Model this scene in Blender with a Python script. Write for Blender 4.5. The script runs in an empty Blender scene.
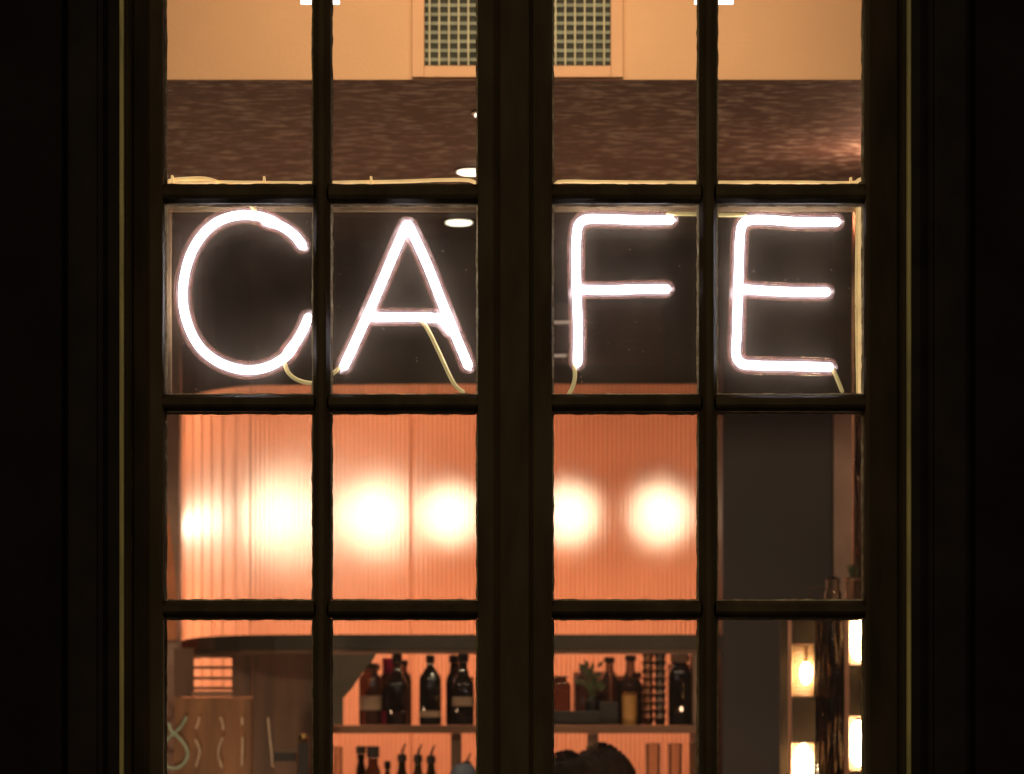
import bpy, bmesh, math, random
from mathutils import Vector, Matrix
random.seed(7)
C = bpy.context.scene.collection
sc = bpy.context.scene

# ------------------------------------------------------------------ placing
CAMY, CAMZ, F, HZ = -6.0, 1.6, 3600.0, 730.0
def P(px, py, d):
    """point seen at (px, py) at distance d from the camera plane"""
    return Vector(((px-512)*d/F, CAMY+d, CAMZ+(HZ-py)*d/F))
def S(n, d): return n*d/F

# ------------------------------------------------------------------ materials
def newmat(name):
    m = bpy.data.materials.new(name); m.use_nodes = True
    nt = m.node_tree; nt.nodes.clear()
    out = nt.nodes.new('ShaderNodeOutputMaterial')
    return m, nt, out
def noise(nt, scale, detail=4, stretch=(1,1,1), coord='Object'):
    tc = nt.nodes.new('ShaderNodeTexCoord'); mp = nt.nodes.new('ShaderNodeMapping')
    mp.inputs['Scale'].default_value = stretch
    nt.links.new(tc.outputs[coord], mp.inputs['Vector'])
    n = nt.nodes.new('ShaderNodeTexNoise'); n.inputs['Scale'].default_value = scale
    n.inputs['Detail'].default_value = detail
    nt.links.new(mp.outputs[0], n.inputs['Vector'])
    return n
def ramp(nt, src, stops):
    r = nt.nodes.new('ShaderNodeValToRGB'); e = r.color_ramp.elements
    while len(e) < len(stops): e.new(0.5)
    for el, (p, c) in zip(e, stops):
        el.position = p; el.color = (*c, 1)
    nt.links.new(src, r.inputs[0]); return r
def M(name, col, rough=.5, var=.25, scale=8, bump=0, stretch=(1,1,1), metal=0, spec=.5, col2=None, detail=4, lo=.35, hi=.65, bscale=None):
    m, nt, out = newmat(name)
    b = nt.nodes.new('ShaderNodeBsdfPrincipled')
    n = noise(nt, scale, detail, stretch)
    c2 = col2 or tuple(min(1, c*(1+var)) for c in col)
    c1 = col if col2 else tuple(c*(1-var) for c in col)
    r = ramp(nt, n.outputs['Fac'], [(lo, c1), (hi, c2)])
    nt.links.new(r.outputs[0], b.inputs['Base Color'])
    b.inputs['Roughness'].default_value = rough
    b.inputs['Metallic'].default_value = metal
    b.inputs['Specular IOR Level'].default_value = spec
    if bump:
        bp = nt.nodes.new('ShaderNodeBump'); bp.inputs['Strength'].default_value = bump
        bp.inputs['Distance'].default_value = .01
        n2 = noise(nt, bscale or scale*2, 6, stretch)
        nt.links.new(n2.outputs['Fac'], bp.inputs['Height'])
        nt.links.new(bp.outputs[0], b.inputs['Normal'])
    nt.links.new(b.outputs[0], out.inputs[0])
    return m
def emit(name, col, s):
    m, nt, out = newmat(name)
    e = nt.nodes.new('ShaderNodeEmission'); e.inputs[0].default_value = (*col, 1); e.inputs[1].default_value = s
    nt.links.new(e.outputs[0], out.inputs[0]); return m
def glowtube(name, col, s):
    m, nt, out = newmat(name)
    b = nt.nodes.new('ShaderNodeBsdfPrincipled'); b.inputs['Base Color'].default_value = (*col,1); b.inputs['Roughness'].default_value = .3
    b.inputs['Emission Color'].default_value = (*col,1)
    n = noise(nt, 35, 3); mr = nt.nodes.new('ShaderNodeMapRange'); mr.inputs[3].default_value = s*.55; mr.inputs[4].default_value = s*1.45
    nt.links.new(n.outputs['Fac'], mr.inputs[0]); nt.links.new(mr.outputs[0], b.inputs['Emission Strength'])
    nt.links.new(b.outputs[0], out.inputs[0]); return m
def thin_glass(name, tint=(.96,.97,.95), dust=.012, dustcol=(.8,.75,.7), rough=.02, refl=.5, ripple=0, dscale=30):
    """single-sheet glass: tinted pass-through, fresnel reflection, a little dust"""
    m, nt, out = newmat(name)
    tr = nt.nodes.new('ShaderNodeBsdfTransparent'); tr.inputs[0].default_value = (*tint, 1)
    gl = nt.nodes.new('ShaderNodeBsdfGlossy'); gl.inputs['Roughness'].default_value = rough
    fr = nt.nodes.new('ShaderNodeFresnel'); fr.inputs[0].default_value = 1.5
    mu = nt.nodes.new('ShaderNodeMath'); mu.operation = 'MULTIPLY'; mu.inputs[1].default_value = refl*2
    nt.links.new(fr.outputs[0], mu.inputs[0])
    mx = nt.nodes.new('ShaderNodeMixShader')
    nt.links.new(mu.outputs[0], mx.inputs[0]); nt.links.new(tr.outputs[0], mx.inputs[1]); nt.links.new(gl.outputs[0], mx.inputs[2])
    if ripple:
        bp = nt.nodes.new('ShaderNodeBump'); bp.inputs['Strength'].default_value = ripple; bp.inputs['Distance'].default_value = .01
        n2 = noise(nt, 25, 3, (1,1,.3)); nt.links.new(n2.outputs['Fac'], bp.inputs['Height'])
        nt.links.new(bp.outputs[0], gl.inputs['Normal'])
    di = nt.nodes.new('ShaderNodeBsdfDiffuse'); di.inputs[0].default_value = (*dustcol, 1)  # this scatter also makes the neon halo in sleeve and sheet glass
    tl = nt.nodes.new('ShaderNodeBsdfTranslucent'); tl.inputs[0].default_value = (*dustcol, 1)
    a = nt.nodes.new('ShaderNodeMixShader'); a.inputs[0].default_value = .5
    nt.links.new(di.outputs[0], a.inputs[1]); nt.links.new(tl.outputs[0], a.inputs[2])
    n = noise(nt, dscale, 6); 
    big = nt.nodes.new('ShaderNodeMapRange'); big.inputs[1].default_value=.3; big.inputs[2].default_value=.75
    big.inputs[3].default_value = dust*.4; big.inputs[4].default_value = dust*1.8
    nt.links.new(n.outputs['Fac'], big.inputs[0])
    # scattered specks
    tc = nt.nodes.new('ShaderNodeTexCoord'); vo = nt.nodes.new('ShaderNodeTexVoronoi'); vo.inputs['Scale'].default_value = 34
    nt.links.new(tc.outputs['Object'], vo.inputs['Vector'])
    lt = nt.nodes.new('ShaderNodeMath'); lt.operation='LESS_THAN'; lt.inputs[1].default_value=.045
    nt.links.new(vo.outputs['Distance'], lt.inputs[0])
    sm = nt.nodes.new('ShaderNodeMath'); sm.operation='MULTIPLY_ADD'; sm.inputs[1].default_value=dust*6
    nt.links.new(lt.outputs[0], sm.inputs[0]); nt.links.new(big.outputs[0], sm.inputs[2])
    m2 = nt.nodes.new('ShaderNodeMixShader')
    nt.links.new(sm.outputs[0], m2.inputs[0]); nt.links.new(mx.outputs[0], m2.inputs[1]); nt.links.new(a.outputs[0], m2.inputs[2])
    nt.links.new(m2.outputs[0], out.inputs[0]); return m
def translucent(name, col, mixd=.3, rough=.3):
    m, nt, out = newmat(name)
    t = nt.nodes.new('ShaderNodeBsdfTranslucent'); d = nt.nodes.new('ShaderNodeBsdfDiffuse'); g = nt.nodes.new('ShaderNodeBsdfGlossy')
    n = noise(nt, 6, 5); r = ramp(nt, n.outputs['Fac'], [(.3, tuple(c*.93 for c in col)), (.7, col)])
    nt.links.new(r.outputs[0], t.inputs[0]); nt.links.new(r.outputs[0], d.inputs[0]); g.inputs['Roughness'].default_value = rough
    a = nt.nodes.new('ShaderNodeMixShader'); a.inputs[0].default_value = mixd
    nt.links.new(t.outputs[0], a.inputs[1]); nt.links.new(d.outputs[0], a.inputs[2])
    b = nt.nodes.new('ShaderNodeMixShader'); b.inputs[0].default_value = .04
    nt.links.new(a.outputs[0], b.inputs[1]); nt.links.new(g.outputs[0], b.inputs[2])
    nt.links.new(b.outputs[0], out.inputs[0]); return m

paint   = M('dark_window_paint', (.100,.075,.047), .6, .25, 22, .15, (1,1,.25), spec=.10)
paint2  = M('dark_facade_paint', (.012,.008,.010), .7, .2, 9, .12, spec=.15)
beadm   = M('olive_bead_paint', (.70,.62,.27), .35, .25, 30, .3, (1,1,.2))
putty   = M('old_putty', (.85,.60,.34), .7, .4, 60, .6)
wallor  = M('orange_plaster', (.72,.45,.27), .8, .04, 3, .15, bscale=120)
trimor  = M('orange_trim', (.72,.43,.26), .7, .04, 6, 0)
ceilm   = M('rough_brown_ceiling', (.185,.130,.108), .7, 0, 36, 0, (.6,1.1,1), col2=(.66,.63,.53), lo=.50, hi=.68, detail=5)  # flecks put the glints of the rough relief into the colour
darkceil= M('dark_ceiling', (.035,.028,.024), .6, .3, 8)
darkwall= M('dark_panel_wall', (.045,.036,.031), .5, .3, 3, .1)
blackcol= M('charcoal_column', (.017,.016,.021), .6, .15, 4, .1)
browncol= M('taupe_panel', (.42,.30,.25), .6, .2, 5, .1)
wood    = M('warm_wood', (.30,.145,.065), .45, .25, 6, .15, (4,4,.6))
wooddk  = M('dark_wood', (.13,.07,.045), .45, .25, 6, .15, (4,4,.6))
shelfw  = M('shelf_wood', (.16,.08,.045), .45, .2, 10, .1, (.5,3,3))
header  = M('bronze_header', (.045,.042,.033), .4, .15, 10)
floorm  = M('plank_floor', (.12,.08,.05), .5, .3, 5, .1, (1,6,1))
pave    = M('pavement', (.12,.12,.115), .8, .2, 12, .5)
asph    = M('asphalt', (.05,.05,.05), .85, .25, 30, .6)
whitep  = M('cavity_coral', (.55,.16,.07), .9, .03, 5)
whitem  = M('white_enamel', (.70,.68,.65), .6, .02, 5)
cream   = M('cream_frame', (.85,.55,.33), .6, .2, 30)
unlit   = glowtube('dim_tube_glass', (.80,.62,.27), .38)  # unlit tubes, given emission in place of neon light on them
cablem  = glowtube('glowing_return_tube', (.95,.60,.25), .80)  # emission put in for neon light falling on cables, clips and rail
black   = M('black_plastic', (.012,.011,.011), .4, .2, 20)
steel   = M('dim_steel', (.30,.27,.23), .25, .2, 15, 0, metal=1)
postm   = M('coral_post_enamel', (.80,.42,.30), .3, .1, 20)  # lantern glow on the metal posts put into a coral tone
darksteel = M('dark_tumbler_steel', (.09,.085,.075), .3, .2, 15, 0, metal=1)
darkcop = M('dark_tumbler_copper', (.16,.085,.055), .3, .2, 15, 0, metal=1)
copper  = M('copper_metal', (.75,.42,.28), .3, .2, 12, 0, metal=1)
brass   = M('brass', (.75,.55,.22), .22, .2, 12, 0, metal=1)
gold    = M('amber_label', (.50,.27,.08), .4, .15, 15)
labelm  = M('tan_label', (.35,.24,.17), .6, .15, 20)
hairm   = M('dark_hair', (.010,.006,.005), .7, .5, 60, .5, (1,1,.3), spec=.2)
skinm   = M('skin', (.45,.26,.18), .5, .08, 10)
clothd  = M('dark_cloth', (.03,.03,.035), .8, .2, 40, .3)
bluem   = M('blue_grey_cloth', (.13,.17,.25), .7, .2, 20, .2)
magenta = M('magenta_plastic', (.55,.03,.10), .4, .2, 12)
leafm   = M('dark_leaf', (.05,.08,.03), .5, .4, 30)
chalk   = M('pale_line', (.85,.70,.55), .5, .2, 30)
teal    = M('pale_teal', (.50,.72,.58), .4, .2, 30)
grillev = M('pale_grille_bar', (.36,.34,.20), .4, .15, 30)
grilleh = M('grey_green_bar', (.16,.19,.14), .5, .2, 30)
grilled = M('duct_dark', (.03,.035,.028), .8, .5, 12)
neon    = emit('neon_white', (1.0,.93,.97), 11)
lampw   = emit('lamp_white', (1,.93,.86), 5)
downl   = emit('downlight_lens', (1,.84,.66), 6)
reflglow  = emit('strip_glow', (1,.66,.52), .75)
bulbc   = emit('cavity_bulb', (.70,.93,1.0), 50)
tubec   = emit('cavity_tube', (.62,.90,1.0), 21)
bulbc2  = emit('cavity_bulb_low', (1.0,.54,.33), 33)
bulbl   = emit('lantern_bulb', (1,.76,.52), 75)
coral   = translucent('coral_reeded_glass', (.90,.50,.32), .06)
paneg   = thin_glass('window_glass', dust=.010, dustcol=(.80,.62,.5), dscale=14)
envel0  = thin_glass('inner_envelope', (.98,.97,.98), .035, (.95,.80,.86), refl=.2, dscale=30)  # tube glass, its scatter also softening the neon edge like bloom
envel   = thin_glass('tube_envelope', (.97,.95,.96), .036, (1.0,.42,.30), refl=.2, dscale=60)  # coral layer added as the pink bloom round the letters
acryl   = thin_glass('clear_acrylic', (.86,.88,.86), .062, (.74,.62,.50), refl=.25, dscale=9)  # sheet glass whose scatter is added as a neon halo
clearg  = thin_glass('clear_glassware', (.80,.76,.70), .08, (.9,.6,.4), refl=.8, ripple=.4)
smoke   = thin_glass('smoked_glass', (.16,.14,.13), .02, refl=.5, ripple=.7)
reedpost= thin_glass('wavy_clear_glass', (.50,.42,.36), .03, (.7,.4,.3), refl=.9, ripple=1.0)
amberg  = translucent('amber_lantern_glass', (.85,.55,.27), .6)
gdark   = thin_glass('dark_bottle_glass', (.045,.03,.03), .04, (.4,.3,.25), refl=.7)
gbrown  = thin_glass('brown_bottle_glass', (.30,.19,.15), .09, (.5,.3,.2), refl=.7)
gpurple = thin_glass('plum_bottle_glass', (.10,.03,.05), .04, (.4,.2,.25), refl=.7)
ggrey   = thin_glass('grey_bottle_glass', (.42,.38,.35), .07, (.5,.4,.35), refl=.7)
ggreen  = thin_glass('green_bottle_glass', (.12,.14,.07), .05, (.4,.4,.3), refl=.7)

# ------------------------------------------------------------------ objects
def tag(o, label=None, cat=None, group=None, kind=None):
    if label: o['label'] = label
    if cat: o['category'] = cat
    if group: o['group'] = group
    if kind: o['kind'] = kind
    return o
def thing(name, label, cat, loc=(0,0,0), group=None):
    o = bpy.data.objects.new(name, None); C.objects.link(o); o.location = loc
    o.empty_display_size = .05
    return tag(o, label, cat, group)
def link(name, me, m, parent=None, smooth=False):
    o = bpy.data.objects.new(name, me); C.objects.link(o)
    me.materials.append(m)
    if smooth:
        for p in me.polygons: p.use_smooth = True
    if parent:
        # vertices are given in world space: bring them into the root's space
        w = Vector((0,0,0)); q = parent
        while q: w += q.location; q = q.parent
        me.transform(Matrix.Translation(-w)); o.parent = parent
    return o
class B:
    def __init__(s): s.bm = bmesh.new()
    def box(s, a, b, bev=0):
        bm = bmesh.new(); r = bmesh.ops.create_cube(bm, size=1)
        lo = Vector([min(a[i], b[i]) for i in range(3)]); hi = Vector([max(a[i], b[i]) for i in range(3)])
        for v in bm.verts: v.co = Vector([lo[i] + (v.co[i]+.5)*(hi[i]-lo[i]) for i in range(3)])
        if bev: bmesh.ops.bevel(bm, geom=list(bm.edges), offset=bev, segments=2, affect='EDGES', profile=.6)
        return s.add(bm)
    def add(s, bm):
        me = bpy.data.meshes.new('t'); bm.to_mesh(me); bm.free(); s.bm.from_mesh(me); bpy.data.meshes.remove(me); return s
    def raw(s, vs, fs):
        me = bpy.data.meshes.new('t'); me.from_pydata([tuple(v) for v in vs], [], fs); s.bm.from_mesh(me); bpy.data.meshes.remove(me); return s
    def tube(s, pts, r, n=12, smooth=True, closed=False):
        pts = [Vector(p) for p in pts]
        if smooth and len(pts) > 2:
            q = []
            for i in range(len(pts)-1):
                p0 = pts[max(i-1,0)]; p1 = pts[i]; p2 = pts[i+1]; p3 = pts[min(i+2,len(pts)-1)]
                for k in range(5):
                    t = k/5
                    q.append(.5*((2*p1)+(p2-p0)*t+(2*p0-5*p1+4*p2-p3)*t*t+(3*p1-p0-3*p2+p3)*t**3))
            q.append(pts[-1]); pts = q
        rr = r if callable(r) else (lambda t: r)
        T = (pts[1]-pts[0]).normalized(); up = Vector((0,1,0))
        if abs(T.dot(up)) > .9: up = Vector((1,0,0))
        N = T.cross(up).normalized()
        vs = []; fs = []; L = len(pts)
        # rounded ends
        rings = []
        for i, p in enumerate(pts):
            t = (pts[min(i+1,L-1)]-pts[max(i-1,0)])
            if t.length < 1e-9: t = T
            t.normalize(); N = (N - t*N.dot(t)).normalized(); Bn = t.cross(N)
            R = rr(i/(L-1))
            if i == 0:
                for a in (75, 45, 20): rings.append((p - t*R*math.sin(math.radians(a)), N.copy(), Bn.copy(), R*math.cos(math.radians(a))))
            rings.append((p, N.copy(), Bn.copy(), R))
            if i == L-1:
                for a in (20, 45, 75): rings.append((p + t*R*math.sin(math.radians(a)), N.copy(), Bn.copy(), R*math.cos(math.radians(a))))
        for (p, a, b, R) in rings:
            for k in range(n):
                th = 2*math.pi*k/n; vs.append(p + a*R*math.cos(th) + b*R*math.sin(th))
        for i in range(len(rings)-1):
            for k in range(n): fs.append((i*n+k, i*n+(k+1)%n, (i+1)*n+(k+1)%n, (i+1)*n+k))
        fs.append(tuple(range(n))[::-1]); fs.append(tuple((len(rings)-1)*n+k for k in range(n)))
        return s.raw(vs, fs)
    def lathe(s, c, prof, n=24, sx=1, sy=1, square=0):
        vs = []; fs = []
        for (r, z) in prof:
            for k in range(n):
                th = 2*math.pi*(k+.5)/n; cx, cy = math.cos(th), math.sin(th)
                if square:
                    q = (abs(cx)**8+abs(cy)**8)**(-1/8)*(1-(1-square)*0); q = 1+(q-1)*square
                    cx *= q; cy *= q
                vs.append((c[0]+r*cx*sx, c[1]+r*cy*sy, c[2]+z))
        for i in range(len(prof)-1):
            for k in range(n): fs.append((i*n+k, i*n+(k+1)%n, (i+1)*n+(k+1)%n, (i+1)*n+k))
        fs.append(tuple(range(n))[::-1]); fs.append(tuple((len(prof)-1)*n+k for k in range(n)))
        return s.raw(vs, fs)
    def prism(s, pts, d0, d1):
        """outline of (X,Z) points made solid between Y=d0 and Y=d1"""
        n = len(pts); vs = [(x, d0, z) for x, z in pts]+[(x, d1, z) for x, z in pts]
        fs = [tuple(range(n)), tuple(range(2*n-1, n-1, -1))]+[(i, i+n, (i+1)%n+n, (i+1)%n) for i in range(n)]
        return s.raw(vs, fs)
    def wall(s, plan, z0, z1, th=.03):
        """vertical sheet of thickness th along plan points (x,y)"""
        n = len(plan); off = []
        for i in range(n):
            a = Vector(plan[max(i-1,0)]); b = Vector(plan[min(i+1,n-1)]); t = (b-a).normalized()
            off.append((plan[i][0]-t.y*th, plan[i][1]+t.x*th))
        vs = []
        for i in range(n):
            vs += [(*plan[i], z0), (*plan[i], z1), (*off[i], z1), (*off[i], z0)]
        fs = []
        for i in range(n-1):
            for k in range(4): fs.append((4*i+k, 4*i+(k+1)%4, 4*i+4+(k+1)%4, 4*i+4+k))
        fs.append((3,2,1,0)); fs.append(tuple(4*(n-1)+k for k in range(4)))
        return s.raw(vs, fs)
    def done(s, name, m, parent=None, smooth=False, flat=False):
        bmesh.ops.recalc_face_normals(s.bm, faces=s.bm.faces)
        me = bpy.data.meshes.new(name); s.bm.to_mesh(me); s.bm.free()
        o = link(name, me, m, parent, smooth)
        if smooth:
            for e in me.edges: pass
            try: me.set_sharp_from_angle(angle=math.radians(40))
            except Exception: pass
        return o
def wbox(px0, py0, px1, py1, d, depth, bev=0, bb=None):
    """box whose front face fills the given picture rectangle at distance d"""
    a = P(px0, py0, d); b = P(px1, py1, d)
    return (bb or B()).box((a.x, a.y, a.z), (b.x, a.y+depth, b.z), bev)
def struct(o): o['kind'] = 'structure'; return o

# ------------------------------------------------------------------ the setting
Z_CEIL = CAMZ + 650*8/F          # rear ceiling, 3.044
FRONTZ = 3.62
XL, XR = -1.75, 1.35
struct(B().box((-200,-200,-.36), (200,200,-.30)).done('ground', asph))
struct(B().box((-30,-2.6,-.296), (30,-.1,-.15), .01).done('pavement', pave))
struct(B().box((-30,-2.75,-.296), (30,-2.604,-.14), .012).done('kerb', M('kerb_stone', (.28,.27,.25), .8, .2, 15, .4)))
struct(B().box((XL,.12,-.12), (XR,6.2,0)).done('floor', floorm))
struct(B().box((XL,2.0005,Z_CEIL), (XR,3.95,Z_CEIL+.1)).done('ceiling', ceilm))
struct(B().box((XL,3.952,Z_CEIL), (XR,6.2,Z_CEIL+.1)).done('rear_ceiling', darkceil))
struct(B().box((XL,.15,FRONTZ), (XR,1.99,FRONTZ+.1)).done('front_ceiling', wallor))
struct(B().box((XL,1.992,Z_CEIL-.0005), (XR,2.0,FRONTZ+.1)).done('ceiling_beam', wallor))
struct(B().box((XL-.12,.12,-.12), (XL-.002,6.2,4)).done('left_wall', darkwall))
struct(B().box((XR+.002,.12,-.12), (XR+.12,6.2,4)).done('right_wall', darkwall))
struct(B().box((XL,5.55,0), (XR,5.65,Z_CEIL)).done('back_wall', whitep))

# ------------------------------------------------------------------ facade
fa = thing('facade', 'near-black painted shopfront with vertical mouldings around the tall window', 'building', (0,0,0))
xl, xr = P(119,0,5.86).x, P(911,0,5.86).x
Y0, Y1 = -.14, .12
zb, zt = .98, 3.42
def fx(px, d=5.86): return (px-512)*d/F
B().box((-12,Y0,-.15), (fx(62),Y1,5.5), .004).box((fx(975),Y0,-.15), (12,Y1,5.5), .004)\
   .box((fx(62)+.001,Y0,-.15), (fx(975)-.001,Y1,zb)).box((fx(62)+.001,Y0,zt+.02), (fx(975)-.001,Y1,5.5)).done('wall', paint2, fa)
# stepped casing either side
for s_, e0, e1, e2, e3 in ((0,62,96,100,117), (1,914,932,937,975)):
    b = B()
    if s_ == 0:
        b.box((fx(62)+.001,-.12,zb+.001), (fx(96),.1,zt), .006).tube([(fx(98),-.112,zb), (fx(98),-.112,zt)], .006, 10, False)
        b.box((fx(96)+.001,-.10,zb+.001), (fx(117),.1,zt), .004)
    else:
        b.box((fx(914),-.10,zb+.001), (fx(933),.1,zt), .004).tube([(fx(933),-.112,zb), (fx(933),-.112,zt)], .006, 10, False)
        b.box((fx(935),-.12,zb+.001), (fx(975)-.001,.1,zt), .006)
    b.done('casing', M('casing_paint', (.022,.015,.013), .6, .3, 12, .1, spec=.2), fa)
B().box((fx(80),-.26,zb-.05), (fx(950),-.10,zb-.002), .01).done('sill', paint2, fa)

# ------------------------------------------------------------------ window
win = thing('casement_window', 'tall dark double casement window with small square panes glowing in the night', 'window', (0,0,.98))
b = B()
b.box((fx(117)+.001,-.085,zb+.002), (P(134,0,6).x,.06,zt-.002), .004)
b.box((P(897,0,6).x,-.085,zb+.002), (fx(914)-.001,.06,zt-.002), .004)
b.box((P(134,0,6).x+.001,-.08,3.345), (P(897,0,6).x-.001,.06,zt-.002), .004)
b.box((P(134,0,6).x+.001,-.08,zb+.002), (P(897,0,6).x-.001,.06,1.03), .004)
frame = b.done('frame', paint, win)
for px in (119, 911.5):
    B().tube([(fx(px),-.10,zb+.01), (fx(px),-.10,zt-.01)], .0042, 10, False).done('bead', beadm, frame, True)
rows = [(-214,-24), (-6,185), (204,395), (412,601), (618,807), (825,1010)]
def sash(x0, c0, c1, c2, c3, x1):
    """x0..c0 stile, c0..c1 pane column, c1..c2 glazing bar, c2..c3 pane column, c3..x1 stile (pixels at the glass plane)"""
    X = lambda p: (p-512)*6/F
    Z = lambda p: CAMZ+(HZ-p)*6/F
    b = B()
    b.box((X(x0)+.0015,-.03,1.033), (X(c0),.022,3.342), .003)
    b.box((X(c3),-.03,1.033), (X(x1)-.0015,.022,3.342), .003)
    b.box((X(c0)-.002,-.028,Z(-214)), (X(c3)+.002,.02,3.341), .003)
    b.box((X(c0)-.002,-.028,1.034), (X(c3)+.002,.02,Z(1010)), .003)
    s = b.done('sash', paint, win)
    # glazing bars: chamfered section, worn edges
    def vbar(pa, pb):
        x_a, x_b = X(pa), X(pb); m_ = (x_a+x_b)/2
        prof = [(x_a+.006,-.024),(m_-.004,-.029),(m_+.004,-.029),(x_b-.006,-.024),(x_b,-.008),(x_b,.012),(m_+.005,.02),(m_-.005,.02),(x_a,.012),(x_a,-.008)]
        vs = []; n = len(prof); N = 90
        for k in range(N+1):
            z = Z(1010)+(Z(-214)-Z(1010))*k/N
            j = random.uniform(-.0002,.0002)
            for (x,y) in prof: vs.append((x+(j if x<m_ else -j), y, z))
        fs = [(i*n+k, i*n+(k+1)%n, (i+1)*n+(k+1)%n, (i+1)*n+k) for i in range(N) for k in range(n)]
        fs += [tuple(range(n)), tuple(N*n+k for k in range(n))]
        B().raw(vs, fs).done('glazing_bar', paint, s)
    vbar(c1, c2)
    for i in range(len(rows)-1):
        za, zb_ = Z(rows[i][1]), Z(rows[i+1][0])
        for (u, v) in ((c0,c1), (c2,c3)):
            m_ = (za+zb_)/2
            prof = [(za-.006,-.023),(m_+.004,-.028),(m_-.004,-.028),(zb_+.006,-.023),(zb_,-.009),(zb_,.011),(m_-.005,.019),(m_+.005,.019),(za,.011),(za,-.009)]
            vs = []; n = len(prof); N = 24
            for k in range(N+1):
                x = X(u)-.002+(X(v)-X(u)+.004)*k/N; j = random.uniform(-.0002,.0002)
                for (z,y) in prof: vs.append((x, y, z+(j if z<m_ else -j)))
            fs = [(q*n+k, q*n+(k+1)%n, (q+1)*n+(k+1)%n, (q+1)*n+k) for q in range(N) for k in range(n)]
            fs += [tuple(range(n)), tuple(N*n+k for k in range(n))]
            B().raw(vs, fs).done('glazing_bar', paint, s)
    for (ra, rb) in rows:
        for (u, v) in ((c0,c1), (c2,c3)):
            B().box((X(u)-.001,.0,Z(rb)-.001), (X(v)+.001,.0006,Z(ra)+.001)).done('pane', paneg, s)
            # ragged putty line at the rim of each pane
            bb = B(); zz = [Z(ra)-.0012, Z(rb)+.0012]; xx = [X(u)+.0012, X(v)-.0012]
            def rag(p, q):
                n = 26; vs=[]; fs=[]
                for k in range(n+1):
                    t=k/n; c=Vector(p).lerp(Vector(q),t); w=.0014+.0018*random.random()
                    d_=(Vector(q)-Vector(p)).normalized(); nn=Vector((-d_.z,0,d_.x))
                    for (a_,y_) in ((-.0015,-.004),(w,-.002),(w,.0),(-.0015,.0)): vs.append(c+nn*a_+Vector((0,y_,0)))
                for k in range(n):
                    for j in range(4): fs.append((4*k+j,4*k+(j+1)%4,4*k+4+(j+1)%4,4*k+4+j))
                bb.raw(vs, fs)
            rag((xx[0],0,zz[0]-.002),(xx[0],0,zz[1]+.002)) if False else None
            rag((xx[0],.012,zz[1]), (xx[1],.012,zz[1])); rag((xx[1],.012,zz[0]), (xx[0],.012,zz[0]))
            rag((xx[0],.012,zz[0]), (xx[0],.012,zz[1])); rag((xx[1],.012,zz[1]), (xx[1],.012,zz[0]))
            bb.done('putty', putty, s)
sash(134, 164.5, 313.5, 330.5, 478, 514)
sash(516, 552, 699, 716.5, 864, 897)
# astragal covering the meeting stiles
b = B().box((P(500,0,6).x,-.045,1.035), (P(529,0,6).x,-.0305,3.34), .003)
b.done('meeting_strip', paint, win)

# ------------------------------------------------------------------ neon sign
DN = 6.052
sign = thing('neon_sign', 'white neon sign reading CAFE behind the second row of panes', 'neon sign', P(512,395,DN))
def N_(pts, d=DN): return [P(x, y, d) for x, y in pts]
R_ = S(4.4, DN)
def letter(ch, tubes, dead):
    b = B()
    for t in tubes: b.tube(N_(t), R_, 14)
    o = b.done('letter', neon, sign, True)
    for t in tubes:
        B().tube(N_(t), S(6.9, DN), 14).done('glass_envelope', envel0, o, True)
        B().tube(N_(t), S(9.2, DN), 14).done('glass_sleeve', envel, o, True)  # outer sleeve added to imitate bloom
    o['label'] = 'glowing white neon letter '+ch
    for t in dead:
        B().tube(N_(t, DN+.004), S(2.1, DN), 10).done('unlit_tube', unlit, o, True)
    return o
letter('C', [[(302,245),(294,235),(281,226),(266,221)],
             [(274,222),(262,217),(246,215),(230,217),(214,224),(200,238),(190,256),(184,279),(183,302),(188,325),(199,346),(215,360),(234,368),(252,370),(270,366),(285,357),(292,349)],
             [(288,352),(296,342),(303,330),(308,318)]],
       [[(257,214),(252,206),(249,203)], [(284,360),(288,372),(298,380),(314,383),(328,377),(337,370),(345,362)]])
letter('A', [[(344,366),(358,336),(375,298),(392,258),(404,230),(407.5,225),(411,230),(426,262),(441,300),(455,334),(468,365)],
             [(374,317),(395,317),(420,317),(436,318),(443,321),(450,330)]],
       [[(420,320),(427,328),(438,350),(448,372),(455,385),(463,392)]])
letter('F', [[(670,220),(640,220),(610,219),(590,219),(581,222),(577,232),(576,260),(577,300),(578,330),(577.5,362)],
             [(580,289.5),(610,290),(640,289),(666,289)]],
       [[(668,214),(690,214),(716,215),(745,215)], [(574,364),(575,376),(573,386),(569,394)]])
letter('E', [[(836,222),(800,222),(770,220),(752,220),(743,224),(740,236),(739,262),(738,290),(737,330),(736,352),(739,361),(749,365),(790,366),(829,367)],
             [(742,289),(770,291),(800,292),(826,292)]],
       [[(832,368),(836,376),(842,391)]])
for (x, y) in ((194,250),(266,366),(360,333),(455,333),(577,275),(640,219),(738,270),(800,366)):
    p = P(x, y, DN); B().tube([p+Vector((0,.0138,0)), p+Vector((0,.0155,0))], .003, 8, False).done('tube_support', clearg, sign)
a0 = P(173,207,DN+.0160); a1 = P(858,398,DN+.0160)
B().box((a0.x,a0.y,a0.z), (a1.x,a0.y+.003,a1.z)).done('backing_sheet', acryl, sign)  # added sheet, catches the neon as a soft halo
wbox(160,203,864,211.5,6.095,.012,.002).done('top_rail', cream, sign)
wbox(160,212,171.5,400,6.095,.012,.002).done('side_rail', cream, sign)
B().tube([P(859,207,6.09),P(858,300,6.09),P(859.5,398,6.09)], S(3.2,6.09), 10).done('side_rail', cablem, sign, True)  # rail glows by the added emission, with no lamp in it

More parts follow.
